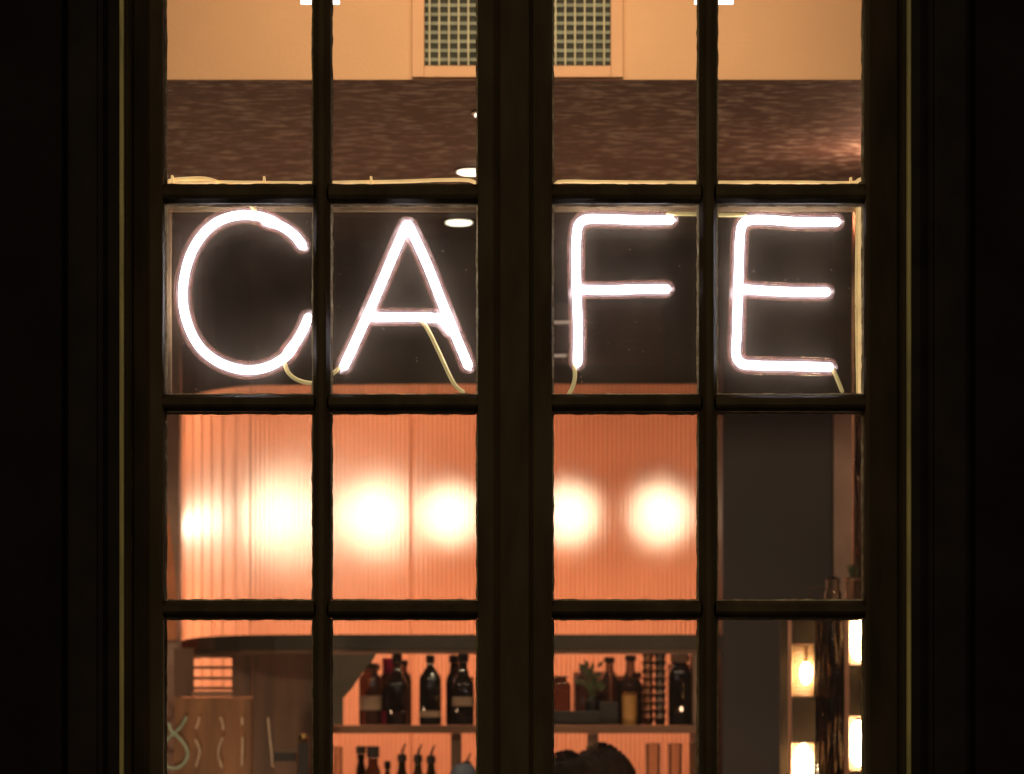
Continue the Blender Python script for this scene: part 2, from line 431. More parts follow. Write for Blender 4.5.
# pale cables, their glow put into the material, lying along the glazing bar above the letters
DC = 6.05
def cable(label, strands, clips):
    t = thing('return_tube', label, 'glass tube', strands[0][0] if False else P(*strands[0][0], DC))
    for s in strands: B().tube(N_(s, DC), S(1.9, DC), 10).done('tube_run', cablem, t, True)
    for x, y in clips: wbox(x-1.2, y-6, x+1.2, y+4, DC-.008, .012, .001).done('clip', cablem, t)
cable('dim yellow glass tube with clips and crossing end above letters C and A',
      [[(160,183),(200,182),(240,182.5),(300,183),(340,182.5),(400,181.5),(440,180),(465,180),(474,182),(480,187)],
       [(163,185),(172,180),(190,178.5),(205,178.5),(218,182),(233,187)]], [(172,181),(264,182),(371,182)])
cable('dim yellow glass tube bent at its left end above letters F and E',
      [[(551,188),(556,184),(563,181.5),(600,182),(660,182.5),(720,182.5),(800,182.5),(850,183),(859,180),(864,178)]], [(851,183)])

# ------------------------------------------------------------------ vent grille on the beam
DB = 7.992
gr = thing('vent_grille', 'square air vent grille in an orange surround on the ceiling beam', 'vent', P(518,78,DB))
b = B(); d0 = DB-.012
b.box(P(412,77,d0), P(424,-133,d0)+Vector((0,.0118,0)), .0015)
b.box(P(611,77,d0), P(623,-133,d0)+Vector((0,.0118,0)), .0015)
b.box(P(424,77,d0)+Vector((.0004,0,0)), P(611,66,d0)+Vector((-.0004,.0118,0)), .0015)
b.box(P(424,-122,d0)+Vector((.0004,0,0)), P(611,-133,d0)+Vector((-.0004,.0118,0)), .0015)
b.done('surround', trimor, gr)
wbox(424.5,65.5,610.5,-121.5,DB-.001,.0006).done('duct_back', grilled, gr)
b = B()
for k in range(20): wbox(429.5+k*9.7-.85, 65.5, 429.5+k*9.7+.85, -121.5, DB-.0095, .004, 0, b)
b.done('upright_bars', grillev, gr)
b = B()
for k in range(21): wbox(424.6, 59.5-k*9.05+1.7, 610.4, 59.5-k*9.05-1.7, DB-.0052, .004, 0, b)
b.done('cross_bars', grilleh, gr)

# two small white lamps either side of the grille
for px, lab in ((320,'small white lit lamp hanging left of the vent grille'), (714,'small white lit lamp hanging right of the vent grille')):
    p = P(px, 2, 6.5); t = thing('pendant_lamp', lab, 'lamp', p, 'small white lamps beside the vent grille')
    wbox(px-19.5, 3.6, px+19.5, -1.0, 6.5, .010, .002).done('lit_diffuser', lampw, t)
    wbox(px-21, -2, px+21, -9, 6.495, .02, .003).done('housing', steel, t)
    B().tube([P(px,-8,6.53), Vector((P(px,0,6.53).x, .53, FRONTZ))], .004, 8, False).done('stem', steel, t)

# downlights in the rear ceiling
for k, (d, X) in enumerate(((8.41,-.050),(9.27,-.104),(10.19,-.15))):
    lab = ['recessed round downlight nearest the beam, mostly behind the window post',
           'recessed round downlight above the letter A near the window post', 'farthest recessed round downlight, seen through the pane of the letter A'][k]
    c = Vector((X, CAMY+d, Z_CEIL)); t = thing('downlight', lab, 'ceiling light', c, 'recessed ceiling downlights')
    B().lathe(c+Vector((0,0,-.006)), [(.045,.005),(.046,0),(.040,-.001),(.038,.004)], 32).done('trim_ring', steel, t)
    B().lathe(c+Vector((0,0,-.010)), [(.036,.003),(.037,0),(.03,-.003),(.01,-.004)], 32).done('lens', downl, t)

# ------------------------------------------------------------------ reeded backlit glass
DP = 10.6
plan = []
def pl(px, d): return ((px-512)*d/F, CAMY+d)
key = [(168,11.25),(181,11.10),(190,10.98),(202,10.86),(215,10.77),(232,10.69),(250,10.64),(290,10.62),(410,10.6),(770,10.6)]
def dk(px):
    for i in range(len(key)-1):
        if key[i][0] <= px <= key[i+1][0]:
            t = (px-key[i][0])/(key[i+1][0]-key[i][0]); return key[i][1]+t*(key[i+1][1]-key[i][1])
ribs = []; px = 168.0
while px < 759:
    pitch = 10.5 if px < 250 else 4.6
    n = 8 if px < 250 else 5
    for k in range(n):
        t = k/n; amp = .010 if px < 250 else .0052
        step = 0
        if px < 250: prof = amp*abs(math.sin(math.pi*t))**.7
        else: prof = amp*abs(math.sin(math.pi*t))
        q = px+pitch*t
        if q >= 759: break
        d = dk(q)-prof + (.0 if q > 410 else .012)
        ribs.append(pl(q, d))
    px += pitch
vs = []; zt_, zb_ = CAMZ+(HZ-383)*DP/F, .95
for (x, y) in ribs: vs += [(x,y,zb_), (x,y,zt_)]
n = len(ribs)
lw = thing('reeded_glass_partition', 'long coral backlit reeded glass partition glowing with round lamps', 'glass partition', (0,4.6,zb_))
o = B().raw(vs, [(2*i,2*i+1,2*i+3,2*i+2) for i in range(n-1)]).done('reeded_glass', coral, lw, False)
for p in o.data.polygons: p.use_smooth = True
# solid fascia above, following the same plan
pf = [pl(p, (dk(p) or 10.6)-.012) for p in (168,181,190,202,215,232,250,290,410,600,757)]
B().wall(pf, zt_-.004, Z_CEIL-.001, .02).done('fascia', darkwall, lw)
struct(B().box((XL,4.588,0), (pl(168,11.2)[0],4.66,Z_CEIL-.001)).done('rear_left_wall', darkwall)) if False else None
struct(B().box((pl(760,10.6)[0],4.60,0), (XR,4.66,Z_CEIL-.001)).done('rear_right_wall', darkwall))
struct(B().box((XL+.001,4.42,0), (pl(180,10.44)[0],4.50,Z_CEIL-.002)).done('left_pier', browncol))
fz = CAMY+10.575
t = thing('slatted_panel', 'dark brown slatted panel high on the wall behind the letter F', 'panel', P(609,366,10.57))  # slats stand in for a reflection in the window glass
for k in range(9): wbox(553,303+k*7,664,308.5+k*7,10.575,.010,.001).done('slat', wooddk, t)
for i, (x0,x1,y) in enumerate(((553,578,322),(549,566,355.5))):  # glowing strips stand in for reflections of lamps
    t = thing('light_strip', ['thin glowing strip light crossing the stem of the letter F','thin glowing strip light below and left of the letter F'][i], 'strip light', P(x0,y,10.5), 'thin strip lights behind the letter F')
    wbox(x0,y-1.0,x1,y+1.0,10.50,.008,.001).done('diffuser', reflglow, t); wbox(x0-1,y-1.8,x1+1,y+1.8,10.509,.05,.001).done('housing', wooddk, t)
# lamps in reflector cups hidden behind the glass
def cup(c, r0, r1, dep, n=28):
    vs = []; fs = []
    for (r_, y_) in ((r1,0),(r0,dep*.55),(r0*.55,dep),(.004,dep),(.004,dep+.003),(r0*.55+.003,dep+.003),(r0+.003,dep*.55),(r1+.003,0)):
        for k in range(n):
            th = 2*math.pi*k/n; vs.append((c.x+r_*math.cos(th), c.y+y_, c.z+r_*math.sin(th)))
    for i in range(8):
        for k in range(n): fs.append((i*n+k, i*n+(k+1)%n, ((i+1)%8)*n+(k+1)%n, ((i+1)%8)*n+k))
    return B().raw(vs, fs)
# px, py, glass distance, gap glass-to-rim, rim radius, bulb radius, rim-to-bulb
for (x, y, dg, gap, rr, br, rb) in ((660,515,10.6,.045,.060,.030,.055),(569,515,10.6,.045,.060,.030,.055),(451,515,10.6,.045,.060,.030,.055),(381,517,10.6,.075,.075,.034,.050),
                                    (288,518,10.62,.090,.080,.034,.050),(734,515,10.6,.045,.060,.030,.055)):
    c = P(x, y, dg+gap)
    cup(c, rr*.95, rr, .10).done('reflector', whitem, lw, True)
    p = P(x, y, dg+gap+rb)
    B().lathe(p, [(br*math.cos(a), br*math.sin(a)) for a in [math.radians(-85+17*k) for k in range(11)]], 14).done('bulb', bulbc, lw, True)
for x in (184,193,202,211.5,223,236,250):
    p = pl(x, dk(x)-.016)
    B().tube([(p[0],p[1],zb_),(p[0],p[1],zt_-.006)], .0014, 8, False).done('joint_strip', trimor, lw)
# tubes and trough added to spread the lamp glow sideways at left
tp = [pl(x, dk(x)+.13) for x in (192,200,210,224,240,254)]
B().tube([(x, y, P(0,520,10.75).z) for x, y in tp], .013, 10).done('tube_lamp', tubec, lw, True)
tp = [pl(x, dk(x)+.13) for x in (310,322,336,350,358)]
B().tube([(x, y, P(0,518,10.75).z) for x, y in tp], .010, 10).done('tube_lamp', tubec, lw, True)
tp = [pl(x, dk(x)+.10) for x in (195,206,218,234,256)]
for dz in (.085,-.085):
    B().wall(tp, P(0,519,10.75).z+dz-.003, P(0,519,10.75).z+dz, .10).done('trough_lip', whitem, lw)
for x, y in [(x, 745) for x in (250,310,380,470,560,650,705)] + [(x, 610) for x in (250,310,390,480,570,660)] + [(x, 410) for x in (255,310,390,470)] + [(738,430),(742,600)]:
    p = P(x, y, 11.05); r = .029 if y == 745 else .037
    B().lathe(p, [(r*math.cos(a), r*math.sin(a)) for a in [math.radians(-85+17*k) for k in range(11)]], 14).done('low_bulb', bulbc2, lw, True)

# coral drape at the foot of the left pier
a = [P(164,500,10.41), P(169,520,10.41), P(174,560,10.41), P(177,601,10.41), P(177,640,10.41), P(160,640,10.41), P(160,500,10.41)]
dr = B().prism([(v.x, v.z) for v in a], 4.40, 4.415).done('coral_drape', M('coral_cloth',(.75,.30,.15),.8,.15,10,.2), None)
tag(dr, 'narrow coral cloth hanging beside the taupe pier at far left', 'drape')

# ------------------------------------------------------------------ dark column and taupe panel at right
cl = wbox(722.5,200,833,1100,9.98,.5,.004); 
cl.bm.verts.ensure_lookup_table()
for v in cl.bm.verts:
    v.co.z = Z_CEIL-.002 if v.co.z > 2.5 else 0
tag(cl.done('column', blackcol), 'wide charcoal square column right of the coral glass wall', 'column')
cl = wbox(833.4,200,900,1100,9.995,.38,.001)
for v in cl.bm.verts: v.co.z = P(0,399,10).z if v.co.z > 2.5 else 0
tag(cl.done('wall_panel', browncol), 'taupe wall panel to the right of the charcoal column', 'wall panel')

# ------------------------------------------------------------------ back bar
DS = 10.1
bar = thing('back_bar', 'dark timber back bar with curved header and bottle shelves before the coral glass', 'shelving', (0,4.3,0))
hp = [pl(x, d) for x, d in ((181,10.85),(187,10.62),(198,10.42),(215,10.28),(240,10.19),(275,10.13),(330,10.1),(720,10.1))]
B().wall(hp, CAMZ+(HZ-649)*DS/F, CAMZ+(HZ-634.5)*DS/F, .06).done('header', header, bar)
hp2 = [(x, y+.006) for x, y in hp]
B().wall(hp2, CAMZ+(HZ-653.5)*DS/F, CAMZ+(HZ-649)*DS/F-.0005, .05).done('header_trim', M('trim_brown',(.14,.085,.06),.45,.2,12), bar)
# top cover closes the header against the glass
b = B()
ztop = CAMZ+(HZ-636)*DS/F
# shelf between the pier and right end
wbox(330,725.3,701,733.2,DS-.02,.26,.002).done('shelf', shelfw, bar)
wbox(693,653.6,701,725.2,DS,.24,.001).done('side_panel', M('taupe_wood',(.20,.13,.10),.5,.2,8), bar)
wbox(693,733.4,701,1000,DS,.24,.001).done('side_panel', wooddk, bar)
wbox(451,733.4,461.5,1000,DS+.02,.03,.001).done('post', wooddk, bar)
wbox(587.5,733.4,598.5,1000,DS+.02,.03,.001).done('post', wooddk, bar)
# low counter shelf carrying the row of pourer bottles
zl = 1.24
B().box((P(330,0,DS).x,4.0,zl-.03), (P(701,0,DS).x,4.36,zl), .003).done('lower_shelf', shelfw, bar)
B().box((P(330,0,DS).x,4.0,0), (P(701,0,DS).x,4.36,zl-.032), .003).done('cabinet', wooddk, bar)
# timber front at the left with louvred opening
DL = 10.30
zt2 = CAMZ+(HZ-653)*DS/F
wbox(174,648,193.5,697,DL,.02).done('upper_panel', wooddk, bar); wbox(232,648,252,697,DL,.02).done('upper_panel', wooddk, bar)
wbox(174,697.5,252,1100,DL-.004,.024,.001).done('lower_panel', wood, bar)  # lighter wood carries the lit tone of the lower front
wbox(252.5,650,331,1100,DL-.03,.05,.001).done('dark_panel', M('espresso_panel',(.12,.062,.036),.4,.25,6,.1,(4,4,.6)), bar)
b = B()
for k, y in enumerate((656.5,667.5,678.2,688.2)):
    wbox(193,y-1.4,232.5,y+1.4,DL+.004,.012,.0008,b)
b.done('louvre_slats', wooddk, bar)
B().tube([P(193.5,694,DL-.01),P(231,694,DL-.01)], S(2.8,DL), 12, False).done('rail', M('tan_rail',(.35,.22,.15),.5,.1,9), bar, True)
b = B().prism([(P(x,y,9.98).x, P(x,y,9.98).z) for x,y in ((331,654),(376,654),(371,662),(361,674),(352,688),(343,698),(343,725),(331,725))], 9.98-6, 10.0-6+.01)
b.done('angled_end', M('olive_panel',(.055,.047,.032),.5,.2,9), bar)

# lamp bracket: brass tap on a dark box
t = thing('beer_tap', 'small brass tap knob on a dark box left of the bottle shelf', 'tap', P(303,774,9.9))
B().lathe(P(303,738,9.9), [(.004,-.012),(.012,-.009),(.016,0),(.012,.010),(.004,.013)], 20).done('knob', brass, t, True)
wbox(298,743,309,900,9.9,.04,.002).done('stand', black, t)
t = thing('dark_box', 'low dark box with pale lower edge beside the brass tap', 'box', P(285,762,9.95))
wbox(274,752,296,761,9.95,.08,.002).done('body', black, t)
wbox(274,761.2,298,900,9.95,.10,.002).done('base', wooddk, t)

# line figures on the timber front
fig = thing('line_sign', 'row of pale bent line figures and a loop mounted on the timber front', 'wall sign', P(220,770,DL-.03))
def stroke(pts, m=chalk, w=.95):
    B().tube([P(x,y,DL-.045) for x,y in pts], S(w,DL), 8).done('line_figure', m, fig, True)
stroke([(186,718),(182,725),(177,731),(172,735),(166,741),(163,750),(163,760),(167,766),(173,768.5),(180,766.5),(186,760),(187.5,752),(184,744),(178,737),(173,733),(170,729),(168.5,724)], teal, 1.5)
stroke([(199,718),(198,723),(196,728)]); stroke([(195.5,740),(199,748),(199.5,754),(196,766)])
stroke([(220.5,718),(222.5,723),(223,729)]); stroke([(222.5,738),(219,748),(218.5,756),(221.5,767)])
stroke([(242,718),(242.2,724)]); stroke([(242.5,738),(242.3,752),(242,765)])
stroke([(268,718),(269.5,735),(271.5,752),(272,765)]); stroke([(272.5,766.5),(280,766.5),(289,767)])

# ------------------------------------------------------------------ bottles
def bottle(label, x0, x1, ytop, d, glass, cap=None, yshoulder=None, neckw=.32, labelband=None, capm=black, ybase=725, group='bottles on the upper shelf', sq=0, name='bottle', caph=6, spout=False, base_z=None, neckx=None):
    c = (x0+x1)/2; base = P(c, ybase, d); base.z = CAMZ+(HZ-725.3)*(DS-.02)/F+.0008 if base_z is None else base_z
    H = P(c, ytop, d).z-base.z; R = S((x1-x0)/2, d)*(.98 if sq else 1); nr = R*neckw
    sh = (P(c, yshoulder, d).z-base.z) if yshoulder else H*.62
    t = thing(name, label, name.replace('_',' ') if name!='bottle' else 'bottle', base, group)
    ch = S(caph, d)
    prof = [(R*.9,0),(R,.004),(R,sh*.9),(R*.93,sh*.97),(R*.62,sh+(H-sh)*.18),(nr*1.1,sh+(H-sh)*.42),(nr,H-ch)]
    B().lathe(base, prof, 24, square=.8 if sq else 0).done('body', glass, t, True)
    if cap is not False:
        if spout:
            tip = base+Vector((0,0,H))
            B().lathe(base, [(nr*1.15,H-ch),(nr*1.5,H-ch+.006),(nr*1.3,H-ch*.45),(nr*.7,H-ch*.4)], 16).done('pourer', capm, t, True)
            B().tube([base+Vector((0,0,H-ch*.5)), base+Vector((.003,0,H-ch*.1)), base+Vector((.010,-.004,H+.012))], lambda q: .0048*(1-.6*q), 8).done('spout', capm, t, True)
        else:
            B().lathe(base, [(nr*1.15,H-ch+.0005),(nr*1.35,H-ch+.002),(nr*1.35,H-.002),(nr*1.1,H)], 18).done('cap', capm, t, True)
    if labelband:
        za, zb2 = P(c,labelband[1],d).z-base.z, P(c,labelband[0],d).z-base.z
        B().lathe(base, [(R*1.012,za),(R*1.014,zb2)], 24, square=.8 if sq else 0).done('label', labelm if len(labelband)<3 else labelband[2], t, True)
    return t
BS = 10.16
bottle('brown glass bottle with tan band, leftmost on the upper shelf', 359,382,663,BS+.05,gbrown,sq=1,yshoulder=675,labelband=(696,710),neckw=.5,capm=labelm)
bottle('slim bottle with magenta cap and magenta foot, second from left on the upper shelf', 379.5,397,658,BS+.10,gbrown,yshoulder=676,capm=magenta,caph=16,neckw=.5,labelband=(711,724,magenta))
bottle('dark plum bottle with a black cap in front of the magenta one', 386,408,654,BS,gpurple,yshoulder=681,caph=9,neckw=.36,sq=1)
bottle('small brown bottle tucked behind the plum bottle', 397,411.5,660,BS+.11,gbrown,yshoulder=676,neckw=.4)
bottle('dark square bottle with small pale label between two glowing gaps', 419,441.5,655,BS,gdark,yshoulder=675,labelband=(711,717),sq=1,neckw=.3,caph=8)
bottle('dark bottle with wide neck just behind the tan-banded one', 446,463,655,BS+.09,gdark,yshoulder=676,neckw=.5,caph=8)
bottle('black bottle with tan band beside the centre post of the window', 452,474.5,653.8,BS,gdark,yshoulder=681,sq=1,labelband=(697,706),neckw=.38,caph=8)
bottle('grey bottle half hidden by the centre window post', 476,495,657,BS,ggrey,yshoulder=680)
bottle('dark bottle behind the centre window post', 500,520,657,BS,gdark,yshoulder=680)
bottle('brown squat bottle at the left edge of the right sash', 549,571,676,BS+.06,gbrown,yshoulder=682,neckw=.6,sq=1,ybase=725,caph=2)
bottle('pale grey decanter standing behind the black tray', 574,598,668,BS+.10,ggrey,yshoulder=676,neckw=.5,sq=1,caph=3,name='decanter')
bottle('grey-green bottle behind the gold tin', 598,621,657,BS+.11,ggrey,yshoulder=680,neckw=.35)
bottle('clear grey bottle between the gold tin and the stacked tumblers', 618,643,655,BS+.11,ggrey,yshoulder=682,neckw=.35)
bottle('dark broad bottle with a square pale stopper at the right end of the shelf', 668,691,653.8,BS+.03,gdark,yshoulder=668,neckw=.62,sq=1,caph=9,capm=labelm)
zsh = CAMZ+(HZ-725.3)*(DS-.02)/F+.0008
def onshelf(bb, dz=0):
    return bb
bottle('pale grey bottle in the back row behind the brown tan-banded bottle', 366,384,664,BS+.16,ggrey,yshoulder=690,neckw=.4,capm=labelm)
bottle('pale grey bottle in the back row behind the square dark bottle', 424,440,668,BS+.16,ggrey,yshoulder=680,neckw=.4,capm=labelm)
bottle('short brown bottle in the back row beside the stacked tumblers', 630,644,672,BS+.17,gbrown,yshoulder=684,neckw=.5)
def glassbox(label, x0, x1, y0, d, m):
    a = P(x0,0,d); e = P(x1,0,d); h = S(725-y0, d); t = thing('storage_jar', label, 'jar', ((a.x+e.x)/2, a.y, zs0), 'square jars along the back of the upper shelf')
    c = Vector(((a.x+e.x)/2, a.y+.02, zs0)); R = (e.x-a.x)/2
    B().lathe(c, [(R*.97,0),(R,.003),(R,h*.94),(R*.96,h)], 28, sy=.02/R*1.0, square=1).done('body', m, t, True)
    B().lathe(c, [(R*.98,h+.0005),(R*.98,h+.006),(R*.9,h+.007)], 28, sy=.02/R, square=1).done('lid', m, t, True)
zs0 = CAMZ+(HZ-725.3)*(DS-.02)/F+.0008
glassbox('wide brown square jar behind the plum bottle', 383,411,676,BS+.16,gbrown)
glassbox('dark square jar behind the small-label square bottle', 420,441,677,BS+.19,gbrown)
glassbox('dark square jar just left of the centre window post', 447,474,679,BS+.19,gbrown)
glassbox('brown square jar behind the leafy sprig', 573,610,674,BS+.17,ggrey)
glassbox('long brown square jar behind the gold tin', 611,640,678,BS+.20,gbrown)
glassbox('dark square jar at the right end behind the stoppered bottle', 668,692,666,BS+.17,gbrown)
# black tray
a = P(553,710,BS-.05); e = P(600,710,BS-.05)
tr = B().box((a.x-.02,a.y,zsh), (e.x,a.y+.05,zsh+S(14,BS)), .002).done('tray', black)
tag(tr, 'long black tray on the upper shelf near the centre window post', 'tray')
# black box, gold tin
a = P(599,0,BS-.03); e = P(618,0,BS-.03)
tag(B().box((a.x+.001,a.y,zsh), (e.x,a.y+.05,zsh+S(23,BS)), .002).done('box', black), 'small black box left of the gold tin', 'box')
c = P(629.5,0,BS-.02); c.z = zsh
t = thing('tin', 'gold cylindrical tin on the upper shelf', 'tin', c)
B().lathe(c, [(S(7.2,BS),0),(S(7.4,BS),.003),(S(7.4,BS),S(30,BS))], 24).done('body', gold, t, True)
B().lathe(c, [(S(7.6,BS),S(30.1,BS)),(S(7.6,BS),S(32,BS)),(S(6,BS),S(32.5,BS))], 24).done('lid', brass, t, True)
# two stacks of metal tumblers
for si, (x, lab) in enumerate(((648,'left'),(660,'right'))):
    c = P(x,0,BS-.03-.0*si); 
    for k in range(9):
        z = zsh+k*S(8,BS)*(1.0)
        cc = Vector((c.x, c.y, z)); R = S(6.3, BS)
        top = S(8,BS)-.0006
        o = B().lathe(cc, [(R*.72,0),(R*.80,top*.3),(R*.93,top*.8),(R,top*.86),(R*1.02,top*.95),(R*.96,top)], 20).done('tumbler', darksteel if si else darkcop, None, True)
        tag(o, ('copper' if si==0 else 'steel')+' tumbler in the '+lab+' stack of tumblers on the upper shelf', 'tumbler', 'stacked metal tumblers, '+lab+' stack')
# sprig of leaves in a small vase
c = P(592,0,BS+.02); c.z = zsh
t = thing('potted_sprig', 'small dark leafy sprig in a short pot between the shelf bottles', 'plant', c)
B().lathe(c, [(.014,0),(.020,.004),(.022,.07),(.018,.075)], 20).done('pot', black, t, True)
b = B(); s = B()
for k in range(26):
    th = random.uniform(0,6.28); h = random.uniform(.10,.175); r = random.uniform(.004,.034)
    p = c+Vector((r*math.cos(th)*1.2, r*math.sin(th)*.6, h)); u = Vector((math.cos(th),math.sin(th)*.5,random.uniform(.2,1.2))).normalized(); w = u.cross(Vector((0,1,0))).normalized()*.006
    b.raw([p-u*.012, p+w, p+u*.018, p-w], [(0,1,2,3)])
    if k % 3 == 0: s.tube([c+Vector((0,0,.07)), c.lerp(p,.5)+Vector((0,0,.02)), p], .0012, 6)
b.done('foliage', leafm, t); s.done('stem', leafm, t)

# lower row
BL = 10.16
bottle('bottle with round black stopper, leftmost on the lower shelf', 356,366,746,BL,gdark,yshoulder=765,capm=black,caph=8,neckw=.75,group='bottles on the lower shelf',base_z=zl+.0008)
bottle('bottle with broad black cap second on the lower shelf', 365,381,746,BL-.06,gbrown,yshoulder=768,capm=black,caph=12,neckw=.6,group='bottles on the lower shelf',base_z=zl+.0008)
bottle('short black-capped bottle third on the lower shelf', 384,391,761,BL,gdark,yshoulder=772,caph=8,neckw=.7,group='bottles on the lower shelf',base_z=zl+.0008)
for i, (x, lab) in enumerate(((402,'green bottle with black pourer, first of three with spouts on the lower shelf'),(418,'green bottle with black pourer, middle of three with spouts on the lower shelf'),(431,'green bottle with black pourer, third of three with spouts on the lower shelf'))):
    bottle(lab, x-6.5,x+6.5,748+i*.8,BL-.02,ggreen,yshoulder=774,caph=14,neckw=.5,spout=True,group='bottles on the lower shelf',base_z=zl+.0008)
bottle('dark bottle with pourer just right of the shelf post', 461,473,758,BL-.02,gdark,yshoulder=770,caph=8,neckw=.5,spout=True,group='bottles on the lower shelf',base_z=zl+.0008)
c = P(464,0,9.95); c.z = zl+.0008
RB = S(15,9.95); HB = P(0,763,9.95).z-c.z
tag(B().lathe(c, [(RB*.8,0),(RB,.01),(RB,HB*.75),(RB*.93,HB*.9),(RB*.6,HB*.98),(.004,HB)], 28).done('canister', bluem, None, True), 'blue-grey domed canister beside the centre window post', 'canister')
def stemglass(label, x, yt, d, w, group):
    c = P(x,0,d); c.z = zl+.0008; H = P(x,yt,d).z-c.z; R = S(w/2,d)
    t = thing('drinking_glass', label, 'glass', c, group)
    B().lathe(c, [(R*.8,0),(R*.82,.004),(R*.9,H*.5),(R,H)], 24).done('bowl', clearg, t, True)
    B().lathe(c, [(R*.98,H+.0004),(R*1.04,H+.001),(R*1.04,H+.003),(R*.98,H+.0035)], 24).done('rim', steel, t, True)
    B().lathe(c, [(R*.78,-.0003),(R*.80,.012)], 24).done('base', clearg, t, True)
stemglass('tall clear glass at the left end of the lower shelf', 338,748,BL-.05,9,'drinking glasses on the lower shelf')
for i, x in enumerate((653,675,695)):
    stemglass(['tall clear glass nearest the dark-haired person on the lower shelf','middle tall clear glass of three right of the dark-haired person','rightmost tall clear glass of three on the lower shelf'][i], x,744.5,BL-.05,[15,14,12][i],'drinking glasses on the lower shelf')

# ------------------------------------------------------------------ people behind the bar
def person(label, px, ytop, d, face, cloth, hair_r=1.0):
    top = P(px, ytop, d).z; hx, hy = P(px,0,d).x, CAMY+d
    k = top/1.74
    t = thing('person', label, 'person', (hx,hy,0))
    J = [(0,0,.95),(0,0,1.12),(0,0,1.33),(0,0,1.46),(0,0,1.53),(0,.0,1.60),(0,0,1.68),
         (.09,0,.92),(.10,0,.50),(.10,.02,.09),(.10,-.12,.04),
         (-.09,0,.92),(-.10,0,.50),(-.10,.02,.09),(-.10,-.12,.04),
         (.17,0,1.40),(.22,.02,1.14),(.20,-.18,1.05),(.19,-.26,1.05),
         (-.17,0,1.40),(-.22,.02,1.14),(-.20,-.18,1.05),(-.19,-.26,1.05)]
    E = [(0,1),(1,2),(2,3),(3,4),(4,5),(5,6),(0,7),(7,8),(8,9),(9,10),(0,11),(11,12),(12,13),(13,14),(3,15),(15,16),(16,17),(17,18),(3,19),(19,20),(20,21),(21,22)]
    Rr = [.15,.14,.16,.10,.055,.075,.07,.09,.06,.042,.04,.09,.06,.042,.04,.06,.045,.035,.03,.06,.045,.035,.03]
    me = bpy.data.meshes.new('body'); me.from_pydata([(x*k, y*k*face, z*k) for x,y,z in J], E, [])
    o = bpy.data.objects.new('body', me); C.objects.link(o); o.parent = t; me.materials.append(cloth)
    m = o.modifiers.new('Skin','SKIN'); 
    for i, r in enumerate(Rr): me.skin_vertices[0].data[i].radius = (r*k, r*k*(.72 if i in (0,1,2) else 1))
    me.skin_vertices[0].data[0].use_root = True
    o.modifiers.new('Sub','SUBSURF').render_levels = 2
    c = Vector((hx,hy,1.62*k))
    hd = B().lathe(c, [(.025,-.115),(.052,-.10),(.066,-.06),(.074,-.01),(.077,.03),(.072,.065),(.055,.093),(.03,.108),(.006,.113)], 24, sy=1.2)
    hd.lathe(c+Vector((0,-.088*face,-.02)), [(.012,-.02),(.013,-.01),(.007,.02)], 10)
    for s_ in (-1,1): hd.lathe(c+Vector((s_*.078,.005,-.01)), [(.004,-.025),(.009,-.005),(.010,.015),(.004,.027)], 10)
    hd.done('head', skinm, t, True)
    for s_ in (-1,1): B().lathe(c+Vector((s_*.03,-.083*face,.0)), [(.003,-.006),(.009,0),(.003,.006)], 10).done('eye', black, t, True)
    # hair: cap with tufts, its crown at the height of the photo
    hb = B().lathe(c+Vector((0,.012*face,0)), [(.074,-.055),(.088*hair_r,-.02),(.093*hair_r,.03),(.089*hair_r,.062),(.072,.093),(.045,.112),(.012,.120)], 28, sy=1.12)
    for v in hb.bm.verts:
        q = v.co-c; v.co += q.normalized()*(.003*math.sin(q.x*70+q.z*50)+.0015*random.uniform(-1,1))
    for j in range(160):
        th = random.uniform(0,6.28); ph = random.uniform(0,1.45)
        nrm = Vector((math.cos(th)*math.sin(ph), math.sin(th)*math.sin(ph), math.cos(ph)))
        p = c+Vector((0,.012*face,.02))+Vector((nrm.x*.088*hair_r, nrm.y*.098, nrm.z*.098))
        tg = Vector((-nrm.y, nrm.x, -.5)).normalized()
        hb.tube([p-tg*.016, p+nrm*.001, p+tg*.018-nrm*.001], lambda q: .0028*(1-.8*q)+.0004, 5)
    hb.done('hair', hairm, t, True)
person('dark-haired person behind the bar, only the crown of the head showing', 601, 753.5, 9.55, -1, clothd, 1.02)
person('second dark-haired person, lower and closer to the centre window post', 566, 762, 9.2, -1, M('brown_cloth',(.06,.04,.03),.8,.2,40,.3), .95)

# bar counter (below the picture, carries nothing in view)
ct = thing('bar_counter', 'timber bar counter in front of the back bar', 'counter', (0,2.6,0))
B().box((-1.2,2.55,1.0), (.9,2.95,1.04), .004).done('countertop', wood, ct)
B().box((-1.15,2.6,0), (.85,2.9,.999)).done('front', wooddk, ct)

# ------------------------------------------------------------------ lantern rack at right
DR = 8.9
rack = thing('lantern_rack', 'copper-edged display rack of smoked glass holding lit lanterns at right', 'rack', P(830,774,DR))
ztr = P(0,604,DR).z
def post(x0, x1, d, m, nm='post'):
    a = P(x0,0,d); e = P(x1,0,d)
    B().box((a.x,a.y,.02), (e.x,a.y+.012,ztr-.004), .001).done(nm, m, rack)
post(788.5,791.8,DR,postm); post(845,849.5,DR,postm); post(900,904,DR,postm)
a = P(788,0,DR); e = P(905,0,DR)
B().box((a.x,a.y-.01,ztr-.0035), (e.x,a.y+.26,ztr), .001).done('glass_top', clearg, rack)
a = P(815.5,0,DR+.04); e = P(844.5,0,DR+.04)
B().box((a.x,a.y,.02), (e.x,a.y+.004,ztr-.005)).done('smoked_panel', smoke, rack)
